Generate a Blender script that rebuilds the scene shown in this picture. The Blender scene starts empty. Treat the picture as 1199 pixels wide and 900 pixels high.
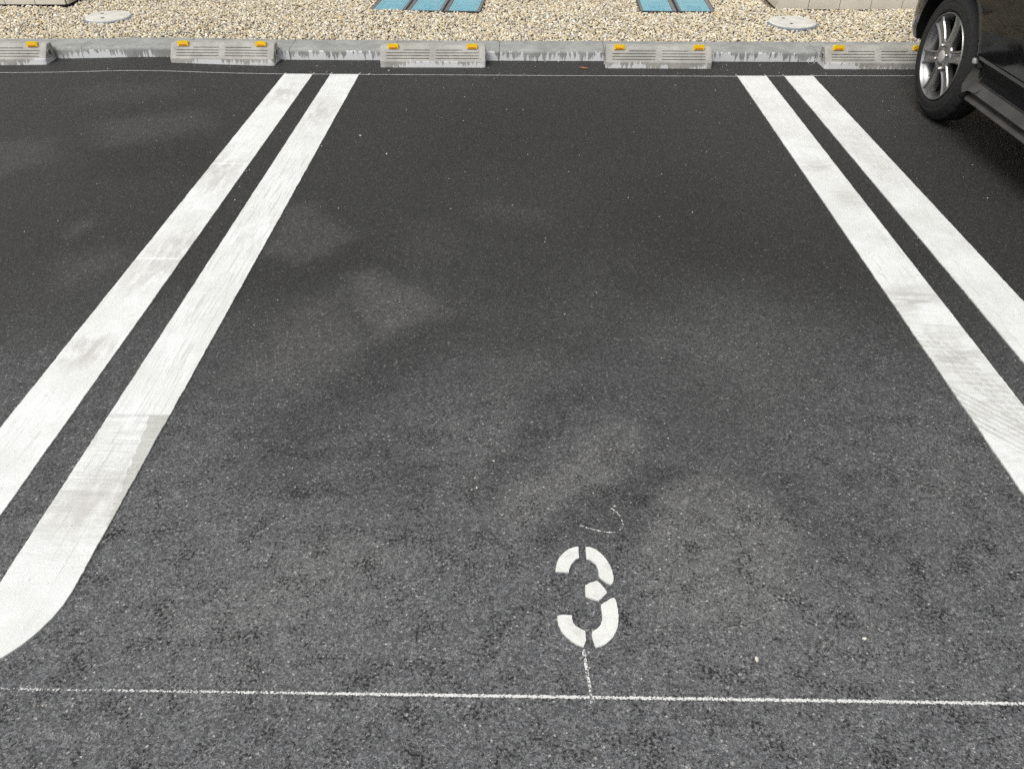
import bpy, bmesh, math, random
import numpy as np
from mathutils import Vector, Matrix, noise as mnoise

R = math.radians
rnd = random.Random(7)
rng = np.random.default_rng(11)
S = bpy.context.scene
C = S.collection

# ------------------------------------------------------------------ camera
def aim(pitch, yaw, roll):
    cp, sp, cy, sy = math.cos(pitch), math.sin(pitch), math.cos(yaw), math.sin(yaw)
    f = Vector((sy * cp, cy * cp, -sp)); r = Vector((cy, -sy, 0)); u = r.cross(f)
    cr, sr = math.cos(roll), math.sin(roll)
    r2 = r * cr + u * sr; u2 = u * cr - r * sr
    return Matrix((r2, u2, -f)).transposed()

cam = bpy.data.cameras.new('camera')
cam.sensor_width = 36.0
cam.lens = 914.93 / 1199 * 36
cam.clip_start = 0.05
cam.clip_end = 2000
co = bpy.data.objects.new('camera', cam); C.objects.link(co)
co.matrix_world = Matrix.Translation((-0.1236, -4.4432, 1.3242)) @ aim(0.6658, -0.0167, -0.0009).to_4x4()
S.camera = co

# ------------------------------------------------------------------ light: bright overcast
SUN_EL, SUN_AZ = R(58), R(215)           # azimuth measured clockwise from +Y
w = bpy.data.worlds.new('World'); S.world = w; w.use_nodes = True
nt = w.node_tree; nt.nodes.clear()
sky = nt.nodes.new('ShaderNodeTexSky'); sky.sky_type = 'NISHITA'; sky.sun_disc = False
sky.sun_elevation = SUN_EL; sky.sun_rotation = SUN_AZ
sky.air_density = 1.0; sky.dust_density = 4.0; sky.ozone_density = 1.0
hs = nt.nodes.new('ShaderNodeHueSaturation'); hs.inputs['Saturation'].default_value = 0.22
bg = nt.nodes.new('ShaderNodeBackground'); bg.inputs['Strength'].default_value = 0.12
wo = nt.nodes.new('ShaderNodeOutputWorld')
nt.links.new(sky.outputs[0], hs.inputs['Color']); nt.links.new(hs.outputs[0], bg.inputs['Color'])
nt.links.new(bg.outputs[0], wo.inputs['Surface'])
sl = bpy.data.lights.new('sun', 'SUN'); sl.energy = 1.3; sl.angle = R(25); sl.color = (1.0, 0.975, 0.93)
so = bpy.data.objects.new('sun', sl); C.objects.link(so)
sd = Vector((math.sin(SUN_AZ) * math.cos(SUN_EL), math.cos(SUN_AZ) * math.cos(SUN_EL), math.sin(SUN_EL)))
so.rotation_euler = sd.to_track_quat('Z', 'Y').to_euler()
so.location = sd * 30
S.view_settings.view_transform = 'Standard'; S.view_settings.look = 'None'
S.view_settings.gamma = 1.0; S.view_settings.use_curve_mapping = False
S.view_settings.exposure = 0.38
S.cycles.use_denoising = False
S.cycles.max_bounces = 6

# ------------------------------------------------------------------ material helpers
class NB:
    """small builder for node materials"""
    def __init__(s, name):
        s.m = bpy.data.materials.new(name); s.m.use_nodes = True
        s.t = s.m.node_tree; s.t.nodes.clear()
        s.out = s.n('ShaderNodeOutputMaterial'); s.p = s.n('ShaderNodeBsdfPrincipled')
        s.l(s.p.outputs[0], s.out.inputs['Surface'])
        s.geo = s.n('ShaderNodeNewGeometry'); s.pos = s.geo.outputs['Position']
    def n(s, k, **kw):
        x = s.t.nodes.new(k)
        for a, b in kw.items(): setattr(x, a, b)
        return x
    def l(s, a, b): s.t.links.new(a, b)
    def put(s, sock, v):
        if hasattr(v, 'is_output'): s.l(v, sock)
        else: sock.default_value = v
    def math(s, op, a, b=0.0, c=None, clamp=False):
        x = s.n('ShaderNodeMath', operation=op, use_clamp=clamp)
        s.put(x.inputs[0], a); s.put(x.inputs[1], b)
        if c is not None: s.put(x.inputs[2], c)
        return x.outputs[0]
    def rng(s, v, a, b, c=0.0, d=1.0, smooth=True):
        x = s.n('ShaderNodeMapRange', interpolation_type='SMOOTHSTEP' if smooth else 'LINEAR')
        s.put(x.inputs[0], v)
        for i, q in enumerate((a, b, c, d)): s.put(x.inputs[1 + i], q)
        return x.outputs[0]
    def mapping(s, v, loc=(0, 0, 0), rot=0.0, scale=(1, 1, 1), kind='POINT'):
        x = s.n('ShaderNodeMapping', vector_type=kind)
        s.put(x.inputs[0], v); x.inputs['Location'].default_value = loc
        x.inputs['Rotation'].default_value = (0, 0, rot); x.inputs['Scale'].default_value = scale
        return x.outputs[0]
    def noise(s, v, scale, detail=2.0, rough=0.5, dist=0.0):
        x = s.n('ShaderNodeTexNoise'); s.put(x.inputs['Vector'], v)
        x.inputs['Scale'].default_value = scale; x.inputs['Detail'].default_value = detail
        x.inputs['Roughness'].default_value = rough; x.inputs['Distortion'].default_value = dist
        return x
    def voro(s, v, scale, feature='F1', rand=1.0):
        x = s.n('ShaderNodeTexVoronoi', feature=feature); s.put(x.inputs['Vector'], v)
        x.inputs['Scale'].default_value = scale; x.inputs['Randomness'].default_value = rand
        return x
    def mix(s, f, a, b, mode='MIX'):
        x = s.n('ShaderNodeMix', data_type='RGBA', blend_type=mode)
        s.put(x.inputs['Factor'], f); s.put(x.inputs['A'], a if hasattr(a, 'is_output') else (*a, 1)[:4])
        s.put(x.inputs['B'], b if hasattr(b, 'is_output') else (*b, 1)[:4])
        return x.outputs['Result']
    def ramp(s, v, stops):
        x = s.n('ShaderNodeValToRGB'); s.put(x.inputs[0], v)
        e = x.color_ramp.elements
        while len(e) < len(stops): e.new(0.5)
        for q, (p, c) in zip(e, stops): q.position = p; q.color = (*c, 1)[:4]
        return x.outputs[0]
    def sep(s, v):
        x = s.n('ShaderNodeSeparateXYZ'); s.l(v, x.inputs[0]); return x.outputs
    def bump(s, h, dist, strength=1.0, prev=None):
        x = s.n('ShaderNodeBump'); s.put(x.inputs['Height'], h)
        x.inputs['Distance'].default_value = dist; x.inputs['Strength'].default_value = strength
        if prev is not None: s.l(prev, x.inputs['Normal'])
        return x.outputs[0]
    def blob(s, v, x, y, rx, ry, deg=0.0, edge=0.35):
        """1 inside an ellipse on the ground, falling to 0 across its edge"""
        m = s.mapping(v, (x, y, 0), R(deg), (rx, ry, 1000.0), 'TEXTURE')
        d = s.n('ShaderNodeVectorMath', operation='LENGTH'); s.l(m, d.inputs[0])
        return s.rng(d.outputs['Value'], 1.0 - edge, 1.0 + edge, 1.0, 0.0)
    def done(s, color=None, rough=None, metal=None, normal=None, spec=None, coat=None):
        for k, v in (('Base Color', color), ('Roughness', rough), ('Metallic', metal),
                     ('Specular IOR Level', spec), ('Coat Weight', coat)):
            if v is None: continue
            if isinstance(v, tuple) and len(v) == 3: v = (*v, 1)
            s.put(s.p.inputs[k], v)
        if normal is not None: s.l(normal, s.p.inputs['Normal'])
        return s.m

def plain(name, col, rough=0.5, metal=0.0, var=0.12, scale=30.0, bump=0.0, coat=0.0, spec=0.5):
    b = NB(name)
    n = b.noise(b.pos, scale, 4.0, 0.6).outputs[0]
    c = b.mix(b.rng(n, 0.3, 0.7), tuple(v * (1 - var) for v in col), tuple(min(1, v * (1 + var)) for v in col))
    r = b.rng(n, 0.2, 0.8, max(0, rough - 0.05), min(1, rough + 0.05))
    nr = b.bump(n, bump) if bump else None
    return b.done(c, r, metal, nr, spec, coat)

# ---- asphalt
def make_asphalt():
    b = NB('asphalt'); P = b.pos
    # angular chips: cells on slightly broken-up coordinates
    wn = b.noise(P, 260.0, 2.0, 0.6)
    wv = b.n('ShaderNodeVectorMath', operation='MULTIPLY_ADD'); b.l(wn.outputs['Color'], wv.inputs[0])
    wv.inputs[1].default_value = (0.0055,) * 3; b.l(P, wv.inputs[2])
    Q = wv.outputs[0]
    v1 = b.voro(Q, 190.0); v2 = b.voro(Q, 400.0); v3 = b.voro(Q, 82.0)
    c1 = b.sep(v1.outputs['Color']); c2 = b.sep(v2.outputs['Color']); c3 = b.sep(v3.outputs['Color'])
    t1, t2, t3 = c1[0], c2[1], c3[2]
    fine = b.noise(P, 330.0, 3.0, 0.75).outputs[0]
    mid = b.noise(P, 34.0, 4.0, 0.65).outputs[0]
    big = b.noise(P, 1.3, 4.0, 0.55).outputs[0]
    sx, sy, sz = b.sep(P)
    # coarser and lighter towards the aisle
    aisle = b.rng(b.math('ADD', sy, b.math('MULTIPLY', b.math('SUBTRACT', big, 0.5), 1.3)), -1.9, -3.75, 0.0, 1.0)
    dust = b.n('ShaderNodeAttribute', attribute_name='dust').outputs['Fac']
    oil_shade = b.n('ShaderNodeAttribute', attribute_name='oil').outputs['Fac']
    tone = b.math('ADD', b.math('ADD', b.math('MULTIPLY', t1, 0.34), b.math('MULTIPLY', t2, 0.22)), b.math('MULTIPLY', b.rng(fine, 0.25, 0.75), 0.44))
    tone = b.rng(tone, 0.12, 0.92, 0.0, 1.0, smooth=False)
    tone = b.math('POWER', tone, 1.8)
    col = b.mix(tone, b.mix(aisle, (0.017, 0.0171, 0.0168), (0.052, 0.0533, 0.0550)), b.mix(aisle, (0.072, 0.0720, 0.0690), (0.305, 0.310, 0.316)))
    dustc = b.mix(tone, b.mix(aisle, (0.040, 0.0395, 0.0378), (0.089, 0.090, 0.088)), b.mix(aisle, (0.160, 0.158, 0.150), (0.350, 0.350, 0.340)))
    col = b.mix(b.math('MULTIPLY', dust, b.rng(mid, 0.2, 0.7, 0.6, 1.1), clamp=True), col, dustc)
    col = b.mix(b.math('MULTIPLY', oil_shade, b.rng(mid, 0.2, 0.7, 0.65, 1.1), clamp=True), col, b.mix(0.52, col, (0.004, 0.003, 0.002)))
    # pits between the chips
    open_ = b.noise(P, 15.0, 4.0, 0.65).outputs[0]
    pn = b.noise(P, 165.0, 4.0, 0.74).outputs[0]
    pit = b.rng(b.math('ADD', pn, b.math('MULTIPLY', b.math('SUBTRACT', open_, 0.5), 0.50)), 0.584, 0.630)
    pit = b.math('MULTIPLY', pit, b.rng(aisle, 0.2, 0.95, 0.25, 0.92))
    dots = b.math('MULTIPLY', b.rng(b.noise(P, 290.0, 2.0, 0.6).outputs[0], 0.60, 0.68), b.rng(aisle, 0.2, 0.9, 0.25, 0.75))
    pit = b.math('MAXIMUM', pit, dots)
    col = b.mix(pit, col, (0.009, 0.009, 0.0095))
    # bare pale stones and glints
    s1 = b.math('MULTIPLY', b.math('GREATER_THAN', t1, 0.972), b.rng(v1.outputs['Distance'], 0.15, 0.5, 1.0, 0.0))
    s2 = b.math('MULTIPLY', b.math('GREATER_THAN', t2, 0.940), b.rng(v2.outputs['Distance'], 0.15, 0.55, 0.8, 0.0))
    s3 = b.math('MULTIPLY', b.math('GREATER_THAN', t3, 0.990), b.rng(v3.outputs['Distance'], 0.05, 0.32, 1.0, 0.0))
    bare = b.math('MAXIMUM', s1, s2)
    bare = b.math('MULTIPLY', bare, b.math('ADD', b.rng(aisle, 0, 1, 0.32, 0.85), b.math('MULTIPLY', dust, 0.25)))
    bare = b.math('MAXIMUM', bare, s3, clamp=True)
    col = b.mix(bare, col, b.mix(c1[1], (0.40, 0.36, 0.28), (0.60, 0.59, 0.55)))
    h = b.math('ADD', b.math('MULTIPLY', b.noise(P, 190.0, 4.0, 0.75).outputs[0], 1.0), b.math('MULTIPLY', t1, 0.30))
    h = b.math('SUBTRACT', h, b.math('MULTIPLY', pit, 0.6))
    return b.done(col, b.rng(tone, 0, 1, 0.62, 0.85), 0.0, b.bump(h, 0.0028, 0.8), 0.32)

# ---- road paint; kind 0 left loop, 1 right loop, 2 numeral
def make_paint(name, kind):
    b = NB(name); P = b.pos
    sx, sy, sz = b.sep(P)
    n1 = b.noise(P, 6.0, 5.0, 0.65).outputs[0]
    n2 = b.noise(b.mapping(P, scale=(1.0, 0.28, 1.0)), 26.0, 5.0, 0.7).outputs[0]
    fine = b.noise(P, 240.0, 3.0, 0.6).outputs[0]
    col = b.mix(b.rng(n1, 0.35, 0.68), (0.665, 0.674, 0.648), (0.765, 0.778, 0.760))
    grime = b.rng(n2, 0.50, 0.74, 0.0, 0.42)
    h = b.math('ADD', b.math('MULTIPLY', fine, 0.5), b.math('MULTIPLY', n2, 1.2))
    def smear(mask, amt, tint):
        nonlocal col
        col = b.mix(b.math('MULTIPLY', mask, amt if hasattr(amt, 'is_output') else min(1.0, amt * 1.7), clamp=True), col, tint)
    if kind == 0:
        # where the roller went over twice, near the aisle end of the inner line
        inner = b.rng(sx, -1.21, -1.20)
        over = b.math('MULTIPLY', b.rng(sy, -2.915, -2.900, 1, 0), b.rng(b.math('ADD', sy, b.math('MULTIPLY', n1, 0.5)), -3.25, -2.95))
        over = b.math('MULTIPLY', over, inner)
        rip = b.noise(b.mapping(P, rot=R(12), scale=(7.0, 46.0, 1.0)), 1.0, 3.0, 0.6).outputs[0]
        smear(over, b.rng(rip, 0.42, 0.62, 0.05, 0.5), (0.52, 0.52, 0.49))
        edge = b.math('ADD', sx, b.math('MULTIPLY', b.math('SUBTRACT', b.noise(P, 40.0, 2.0).outputs[0], 0.5), 0.022))
        lim = b.rng(sy, -3.33, -2.9, -1.040, -1.095, smooth=False)
        strip = b.math('MULTIPLY', b.math('GREATER_THAN', edge, lim), b.math('MULTIPLY', b.rng(sy, -2.91, -2.905, 1, 0), b.rng(sy, -3.36, -3.34)))
        smear(b.math('MULTIPLY', strip, b.rng(n2, .25, .6, 1.0, .7)), 0.52, (0.40, 0.40, 0.36))
        h = b.math('ADD', h, b.math('MULTIPLY', b.math('MULTIPLY', over, rip), 6.0))
        tracks = b.math('MULTIPLY', b.blob(P, -1.12, -1.9, 0.10, 1.1, 0, 0.6), 0.9)
        wave = b.noise(b.mapping(P, rot=R(-6), scale=(120.0, 5.0, 1.0)), 1.0, 3.0, 0.6).outputs[0]
        smear(b.math('MULTIPLY', tracks, b.rng(wave, 0.45, 0.7)), 0.42, (0.46, 0.455, 0.43))
        for x, y, rx, ry, dg, am in [(-1.38, -0.30, .07, .16, 0, .45), (-1.40, -1.32, .07, .20, 8, .5), (-1.36, -2.05, .08, .22, -10, .5),
                                     (-1.13, -.62, .07, .2, 5, .45), (-1.38, -2.62, .07, .08, 30, .6), (-1.12, -3.22, .07, .09, 0, .5)]:
            smear(b.math('MULTIPLY', b.blob(P, x, y, rx, ry, dg, .8), b.rng(n2, .36, .6)), am, (0.50, 0.49, 0.455))
        # handling cracks across the line
        for y in (-1.245, -2.07):
            smear(b.math('MULTIPLY', b.rng(b.math('ABSOLUTE', b.math('SUBTRACT', b.math('ADD', sy, b.math('MULTIPLY', n1, .02)), y)), 0.0, 0.006, 1, 0), b.rng(sx, -1.31, -1.30, 1, 0)), .5, (0.9, 0.9, 0.88))
    if kind == 1:
        near = b.math('MULTIPLY', b.rng(sy, -2.31, -2.20, 1, 0), b.rng(sx, 1.20, 1.21, 1, 0))
        sw = b.noise(b.mapping(P, rot=R(35), scale=(9.0, 34.0, 1.0)), 1.0, 4.0, 0.65, 0.6).outputs[0]
        smear(near, b.rng(sw, 0.46, 0.68, 0.0, 0.55), (0.53, 0.525, 0.49))
        for x, y, rx, ry, dg, am in [(1.12, -2.30, .09, .06, 12, .6), (1.13, -2.62, .07, .05, 20, .5), (1.12, -1.25, .06, .05, 10, .5), (1.15, -1.55, .05, .1, 0, .35), (1.38, -1.1, .06, .3, 0, .22)]:
            smear(b.math('MULTIPLY', b.blob(P, x, y, rx, ry, dg, .7), b.rng(sw, .36, .6)), am, (0.50, 0.495, 0.46))
        # tyre print: ribs along the run, lugs across it
        T = b.mapping(P, (1.112, -2.66, 0), R(17), (1, 1, 1), 'TEXTURE')
        tx, ty, tz = b.sep(T)
        band = b.math('MULTIPLY', b.rng(b.math('ABSOLUTE', tx), 0.038, 0.046, 1, 0), b.rng(ty, 0.24, 0.12))
        rib = b.math('GREATER_THAN', b.math('FRACT', b.math('MULTIPLY', b.math('ADD', tx, 5.0), 44.0)), 0.26)
        lug = b.math('GREATER_THAN', b.math('FRACT', b.math('MULTIPLY', b.math('ADD', b.math('ADD', ty, 9.0), b.math('MULTIPLY', tx, 0.5)), 38.0)), 0.34)
        pr = b.math('MULTIPLY', b.math('MULTIPLY', rib, lug), band)
        smear(b.math('MULTIPLY', pr, b.rng(n2, .3, .6, .45, 1)), 0.30, (0.42, 0.42, 0.395))
        T2 = b.mapping(P, (1.13, -2.95, 0), R(38), (1, 1, 1), 'TEXTURE')
        ux, uy, uz = b.sep(T2)
        band2 = b.math('MULTIPLY', b.rng(b.math('ABSOLUTE', ux), 0.05, 0.07, 1, 0), b.rng(b.math('FRACT', b.math('MULTIPLY', b.math('ADD', ux, 5.0), 52.0)), .3, .4))
        smear(b.math('MULTIPLY', band2, b.rng(n2, .35, .6, .3, 1)), 0.36, (0.42, 0.42, 0.39))
    if kind == 2:
        cr = b.voro(P, 24.0, 'DISTANCE_TO_EDGE').outputs['Distance']
        smear(b.rng(cr, 0.0, 0.09, 0.3, 0.0), 1.0, (0.5, 0.5, 0.47))
        col = b.mix(0.35, col, (0.66, 0.65, 0.60))
        thin = b.rng(b.noise(P, 30.0, 4.0, 0.65).outputs[0], .5, .72)
        smear(thin, .28, (0.46, 0.46, 0.43))
        smear(b.math('MULTIPLY', b.rng(b.noise(P, 210.0, 3.0, 0.7).outputs[0], .62, .70), b.rng(b.noise(P, 22.0, 3.0, 0.6).outputs[0], .42, .6)), .5, (0.16, 0.16, 0.155))
    if kind < 2:
        for dg, sc, lo_, am in ((17, (150.0, 5.0, 1.0), .56, .42), (-34, (120.0, 7.0, 1.0), .60, .34), (4, (210.0, 2.2, 1.0), .57, .36)):
            sn = b.noise(b.mapping(P, rot=R(dg), scale=sc), 1.0, 3.0, 0.6).outputs[0]
            smear(b.math('MULTIPLY', b.rng(sn, lo_, lo_ + .12), b.rng(b.noise(P, 3.7 + dg * .02, 3.0, 0.5).outputs[0], .44, .62)), am, (0.47, 0.47, 0.44))
        stip = b.rng(b.noise(P, 150.0, 3.0, 0.7).outputs[0], .58, .70)
        smear(b.math('MULTIPLY', stip, b.rng(b.noise(P, 7.5, 4.0, 0.6).outputs[0], .50, .66)), .5, (0.40, 0.40, 0.38))
    relief = b.noise(P, 190.0, 4.0, 0.75).outputs[0]
    h = b.math('ADD', h, b.math('MULTIPLY', relief, 0.9))
    pores = b.math('MULTIPLY', b.rng(relief, .665, .71), b.rng(b.noise(P, 12.0, 3.0, 0.6).outputs[0], .44, .62))
    smear(pores, .75, (0.13, 0.13, 0.125))
    smear(grime, 0.42, (0.52, 0.52, 0.49))
    pin = b.math('MULTIPLY', b.math('GREATER_THAN', b.sep(b.voro(P, 90.0).outputs['Color'])[0], 0.975), b.rng(b.voro(P, 90.0).outputs['Distance'], .08, .3, .7, 0))
    smear(pin, 0.9, (0.22, 0.215, 0.20))
    return b.done(col, 0.62, 0.0, b.bump(h, 0.0016, 0.5), 0.35)

def make_chalk(name, cover, col=(0.72, 0.72, 0.69), line_y=None):
    b = NB(name)
    n = b.noise(b.pos, 260.0, 3.0, 0.7).outputs[0]
    n2 = b.noise(b.pos, 9.0, 2.0, 0.5).outputs[0]
    a = b.rng(b.math('ADD', n, b.math('MULTIPLY', b.math('SUBTRACT', n2, 0.5), 0.25)), cover, cover + 0.10)
    if line_y is not None:
        sx, sy, sz = b.sep(b.pos)
        off = b.math('MULTIPLY', b.math('ABSOLUTE', b.math('SUBTRACT', sy, line_y)), 120.0)
        wear = b.rng(sx, -0.25, -1.0, 0.0, 0.125)
        a = b.rng(b.math('SUBTRACT', b.math('SUBTRACT', n, b.math('MULTIPLY', off, off)), wear), cover, cover + 0.16, 0.0, 0.95)
    b.p.inputs['Base Color'].default_value = (*col, 1); b.p.inputs['Roughness'].default_value = 0.95
    tr = b.n('ShaderNodeBsdfTransparent'); mx = b.n('ShaderNodeMixShader')
    b.l(a, mx.inputs[0]); b.l(tr.outputs[0], mx.inputs[1]); b.l(b.p.outputs[0], mx.inputs[2]); b.l(mx.outputs[0], b.out.inputs['Surface'])
    return b.m

def make_concrete(name, base, streak=0.0, z0=0.0, z1=0.05, tide=True):
    b = NB(name); P = b.pos
    sx, sy, sz = b.sep(P)
    n = b.noise(P, 9.0, 5.0, 0.6).outputs[0]; f = b.noise(P, 160.0, 3.0, 0.7).outputs[0]
    lo = tuple(v * 0.80 for v in base); hi = tuple(min(1, v * 1.16) for v in base)
    col = b.mix(b.rng(n, 0.3, 0.7), lo, hi)
    col = b.mix(b.rng(f, 0.35, 0.75, 0, 0.25), col, tuple(v * 0.6 for v in base))
    pores = b.math('GREATER_THAN', b.sep(b.voro(P, 110.0).outputs['Color'])[1], 0.97)
    col = b.mix(b.math('MULTIPLY', pores, 0.35), col, tuple(v * 0.45 for v in base))
    if streak:
        # white lime bloom climbing from the foot in ragged tongues
        t = b.noise(b.mapping(P, scale=(62.0, 62.0, 4.0)), 1.0, 3.0, 0.6).outputs[0]
        g = b.noise(b.mapping(P, scale=(3.2, 3.2, 0.2)), 1.0, 2.0, 0.5).outputs[0]
        hgt = b.math('ADD', b.math('MULTIPLY', b.math('SUBTRACT', t, 0.44), 4.2), b.math('MULTIPLY', b.math('SUBTRACT', g, 0.49), 7.0))
        rel = b.rng(sz, z0, z1, 0.0, 1.0, smooth=False)
        k = b.rng(b.math('SUBTRACT', hgt, rel), -0.12, 0.10)
        k = b.math('MULTIPLY', k, b.rng(sz, z1 * 0.98, z1, 1.0, 0.0))
        col = b.mix(b.math('MULTIPLY', k, streak), col, (0.74, 0.75, 0.76))
    return b.done(col, 0.85, 0.0, b.bump(b.math('ADD', f, b.math('MULTIPLY', n, 2.0)), 0.0012, 0.6), 0.3)

def make_gravel_mat():
    b = NB('pea_gravel')
    at = b.n('ShaderNodeAttribute', attribute_name='stone_tint')
    n = b.noise(b.pos, 130.0, 3.0, 0.65).outputs[0]
    col = b.mix(b.rng(n, 0.3, 0.7, 0.0, 0.5), at.outputs['Color'], b.mix(0.55, at.outputs['Color'], (0.30, 0.24, 0.16)))
    return b.done(col, 0.55, 0.0, b.bump(n, 0.001, 0.5), 0.45)

M = {
    'asphalt': make_asphalt(),
    'paint0': make_paint('line_paint_worn', 0), 'paint1': make_paint('line_paint_tracked', 1), 'paint2': make_paint('numeral_paint', 2),
    'chalk_front': make_chalk('chalk_line_dense', 0.32, (0.68, 0.68, 0.66), -3.6762), 'chalk_back': make_chalk('chalk_line_thin', 0.36, (0.55, 0.55, 0.53)), 'chalk_weak': make_chalk('chalk_scrawl', 0.47),
    'kerb': make_concrete('kerb_concrete', (0.305, 0.31, 0.295), 0.80, 0.0, 0.052),
    'stop': make_concrete('stop_concrete', (0.375, 0.368, 0.335), 0.75, 0.0, 0.034),
    'disc': plain('lid_concrete', (0.58, 0.565, 0.515), 0.85, var=0.10, scale=14, bump=0.0005),
    'disc_rim': plain('lid_rim', (0.20, 0.23, 0.26), 0.5),
    'yellow': plain('reflector_housing', (0.95, 0.63, 0.015), 0.35, var=0.05),
    'orange': plain('reflector_face', (0.72, 0.28, 0.02), 0.18, var=0.15, scale=400, coat=0.6),
    'soil': plain('gravel_base', (0.16, 0.125, 0.08), 0.95, var=0.5, scale=60),
    'gravel': make_gravel_mat(),
    'blue_lid': plain('blue_plastic', (0.195, 0.41, 0.485), 0.5, var=0.06, scale=20),
    'black_plastic': plain('black_plastic', (0.035, 0.037, 0.04), 0.55),
    'grey_plastic': plain('grey_plastic', (0.17, 0.17, 0.17), 0.5),
    'tile': plain('beige_tile', (0.68, 0.635, 0.54), 0.5, var=0.07, scale=5, bump=0.0006),
    'grout': plain('grout', (0.24, 0.23, 0.21), 0.9),
    'plinth': plain('dark_plinth', (0.07, 0.07, 0.07), 0.8),
    'soffit': plain('white_soffit', (0.6, 0.6, 0.57), 0.8),
    'glass_b': plain('window_glass', (0.03, 0.035, 0.04), 0.05, var=0.02),
    'alu': plain('brown_aluminium', (0.06, 0.05, 0.045), 0.35, 0.6),
    'earth': plain('ground_earth', (0.09, 0.085, 0.075), 0.95, var=0.3, scale=0.6),
    'car': plain('black_car_paint', (0.003, 0.003, 0.0036), 0.07, var=0.1, spec=0.30),
    'trim': plain('black_trim', (0.002, 0.0022, 0.003), 0.4, var=0.1, spec=0.12),
    'sill_dust': plain('dusty_black_paint', (0.050, 0.047, 0.041), 0.22, var=0.2, scale=12, spec=0.5),  # greyer black: sky reflection on the sill put into the colour
    'liner': plain('arch_liner', (0.006, 0.006, 0.006), 0.95, spec=0.1),
    'rubber': plain('tyre_rubber', (0.021, 0.021, 0.021), 0.72, var=0.25, scale=70, bump=0.0004, spec=0.3),
    'alloy': plain('grey_alloy', (0.28, 0.28, 0.278), 0.28, 0.85, var=0.06),
    'barrel': plain('rim_barrel', (0.30, 0.30, 0.295), 0.38, 0.9, var=0.05),
    'chrome': plain('chrome_nut', (0.62, 0.62, 0.61), 0.14, 1.0, var=0.03),
    'cap': plain('centre_cap', (0.40, 0.39, 0.37), 0.5, 0.0, var=0.05),
    'drum': plain('brake_drum', (0.018, 0.018, 0.018), 0.7),
    'car_glass': plain('tinted_glass', (0.008, 0.009, 0.010), 0.03, var=0.02, coat=0.5),
    'lens': plain('clear_lens', (0.55, 0.55, 0.55), 0.1, coat=1.0),
    'red_lens': plain('red_lens', (0.35, 0.01, 0.012), 0.1, coat=1.0),
    'grey_lens': plain('grey_lens', (0.36, 0.36, 0.35), 0.35, var=0.05),
    'plate': plain('number_plate_paint', (0.72, 0.66, 0.12), 0.5),
    'leaf': plain('dry_leaf_brown', (0.40, 0.12, 0.06), 0.8, var=0.4, scale=120),
    'grit': plain('pale_grit', (0.55, 0.52, 0.46), 0.8, var=0.3, scale=200),
}

# ------------------------------------------------------------------ object helpers
def link(name, me, mat=None, parent=None, loc=None, smooth=False):
    o = bpy.data.objects.new(name, me); C.objects.link(o)
    for m in (mat if isinstance(mat, (list, tuple)) else [mat] if mat else []): me.materials.append(m)
    if parent: o.parent = parent
    if loc: o.location = loc
    if smooth: me.polygons.foreach_set('use_smooth', [True] * len(me.polygons))
    return o
def from_bm(name, bm, mat=None, parent=None, loc=None, smooth=False, weld=True):
    if weld: bmesh.ops.remove_doubles(bm, verts=bm.verts, dist=1e-6)
    bmesh.ops.recalc_face_normals(bm, faces=bm.faces)
    me = bpy.data.meshes.new(name); bm.to_mesh(me); bm.free()
    return link(name, me, mat, parent, loc, smooth)
def tag(o, label=None, cat=None, group=None, kind=None):
    for k, v in (('label', label), ('category', cat), ('group', group), ('kind', kind)):
        if v: o[k] = v
    return o
def empty(name, loc=(0, 0, 0), rz=0.0, parent=None):
    o = bpy.data.objects.new(name, None); C.objects.link(o); o.location = loc; o.rotation_euler = (0, 0, rz)
    o.empty_display_size = 0.1
    if parent: o.parent = parent
    return o
def copy_tree(o, parent=None):
    c = o.copy(); C.objects.link(c)
    if parent: c.parent = parent
    for ch in [x for x in bpy.data.objects if x.parent == o]: copy_tree(ch, c)
    return c
def box(bm, x0, x1, y0, y1, z0, z1, bev=0.0):
    r = bmesh.ops.create_cube(bm, size=1.0)
    for v in r['verts']:
        v.co = Vector(((x0 + x1) / 2 + v.co.x * (x1 - x0), (y0 + y1) / 2 + v.co.y * (y1 - y0), (z0 + z1) / 2 + v.co.z * (z1 - z0)))
    if bev:
        es = list({e for v in r['verts'] for e in v.link_edges})
        bmesh.ops.bevel(bm, geom=es, offset=bev, segments=2, affect='EDGES', profile=0.5)
def loft(bm, rings, closed=True, caps=True):
    vs = [[bm.verts.new(p) for p in r] for r in rings]
    n = len(vs[0])
    for a, b2 in zip(vs, vs[1:]):
        for i in range(n if closed else n - 1):
            j = (i + 1) % n
            bm.faces.new((a[i], a[j], b2[j], b2[i]))
    if caps and closed:
        bm.faces.new(vs[0][::-1]); bm.faces.new(vs[-1])
    return vs
def lathe_x(bm, prof, n=72, mod=None):
    """prof: (x, radius) list spun about the X axis"""
    rings = []
    for i in range(n):
        a = 2 * math.pi * i / n
        rings.append([(x + (mod(i, k)[0] if mod else 0), (r + (mod(i, k)[1] if mod else 0)) * math.cos(a), (r + (mod(i, k)[1] if mod else 0)) * math.sin(a)) for k, (x, r) in enumerate(prof)])
    vs = [[bm.verts.new(p) for p in r] for r in rings]
    for i in range(n):
        a, b2 = vs[i], vs[(i + 1) % n]
        for k in range(len(prof) - 1):
            bm.faces.new((a[k], a[k + 1], b2[k + 1], b2[k]))

def gz(x, y):
    """slight swell of the asphalt in front of the left-hand stops"""
    return 0.0145 * math.exp(-((x + 2.25) / 0.42) ** 2) * math.exp(-((y - 0.1) / 0.55) ** 2)

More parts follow.
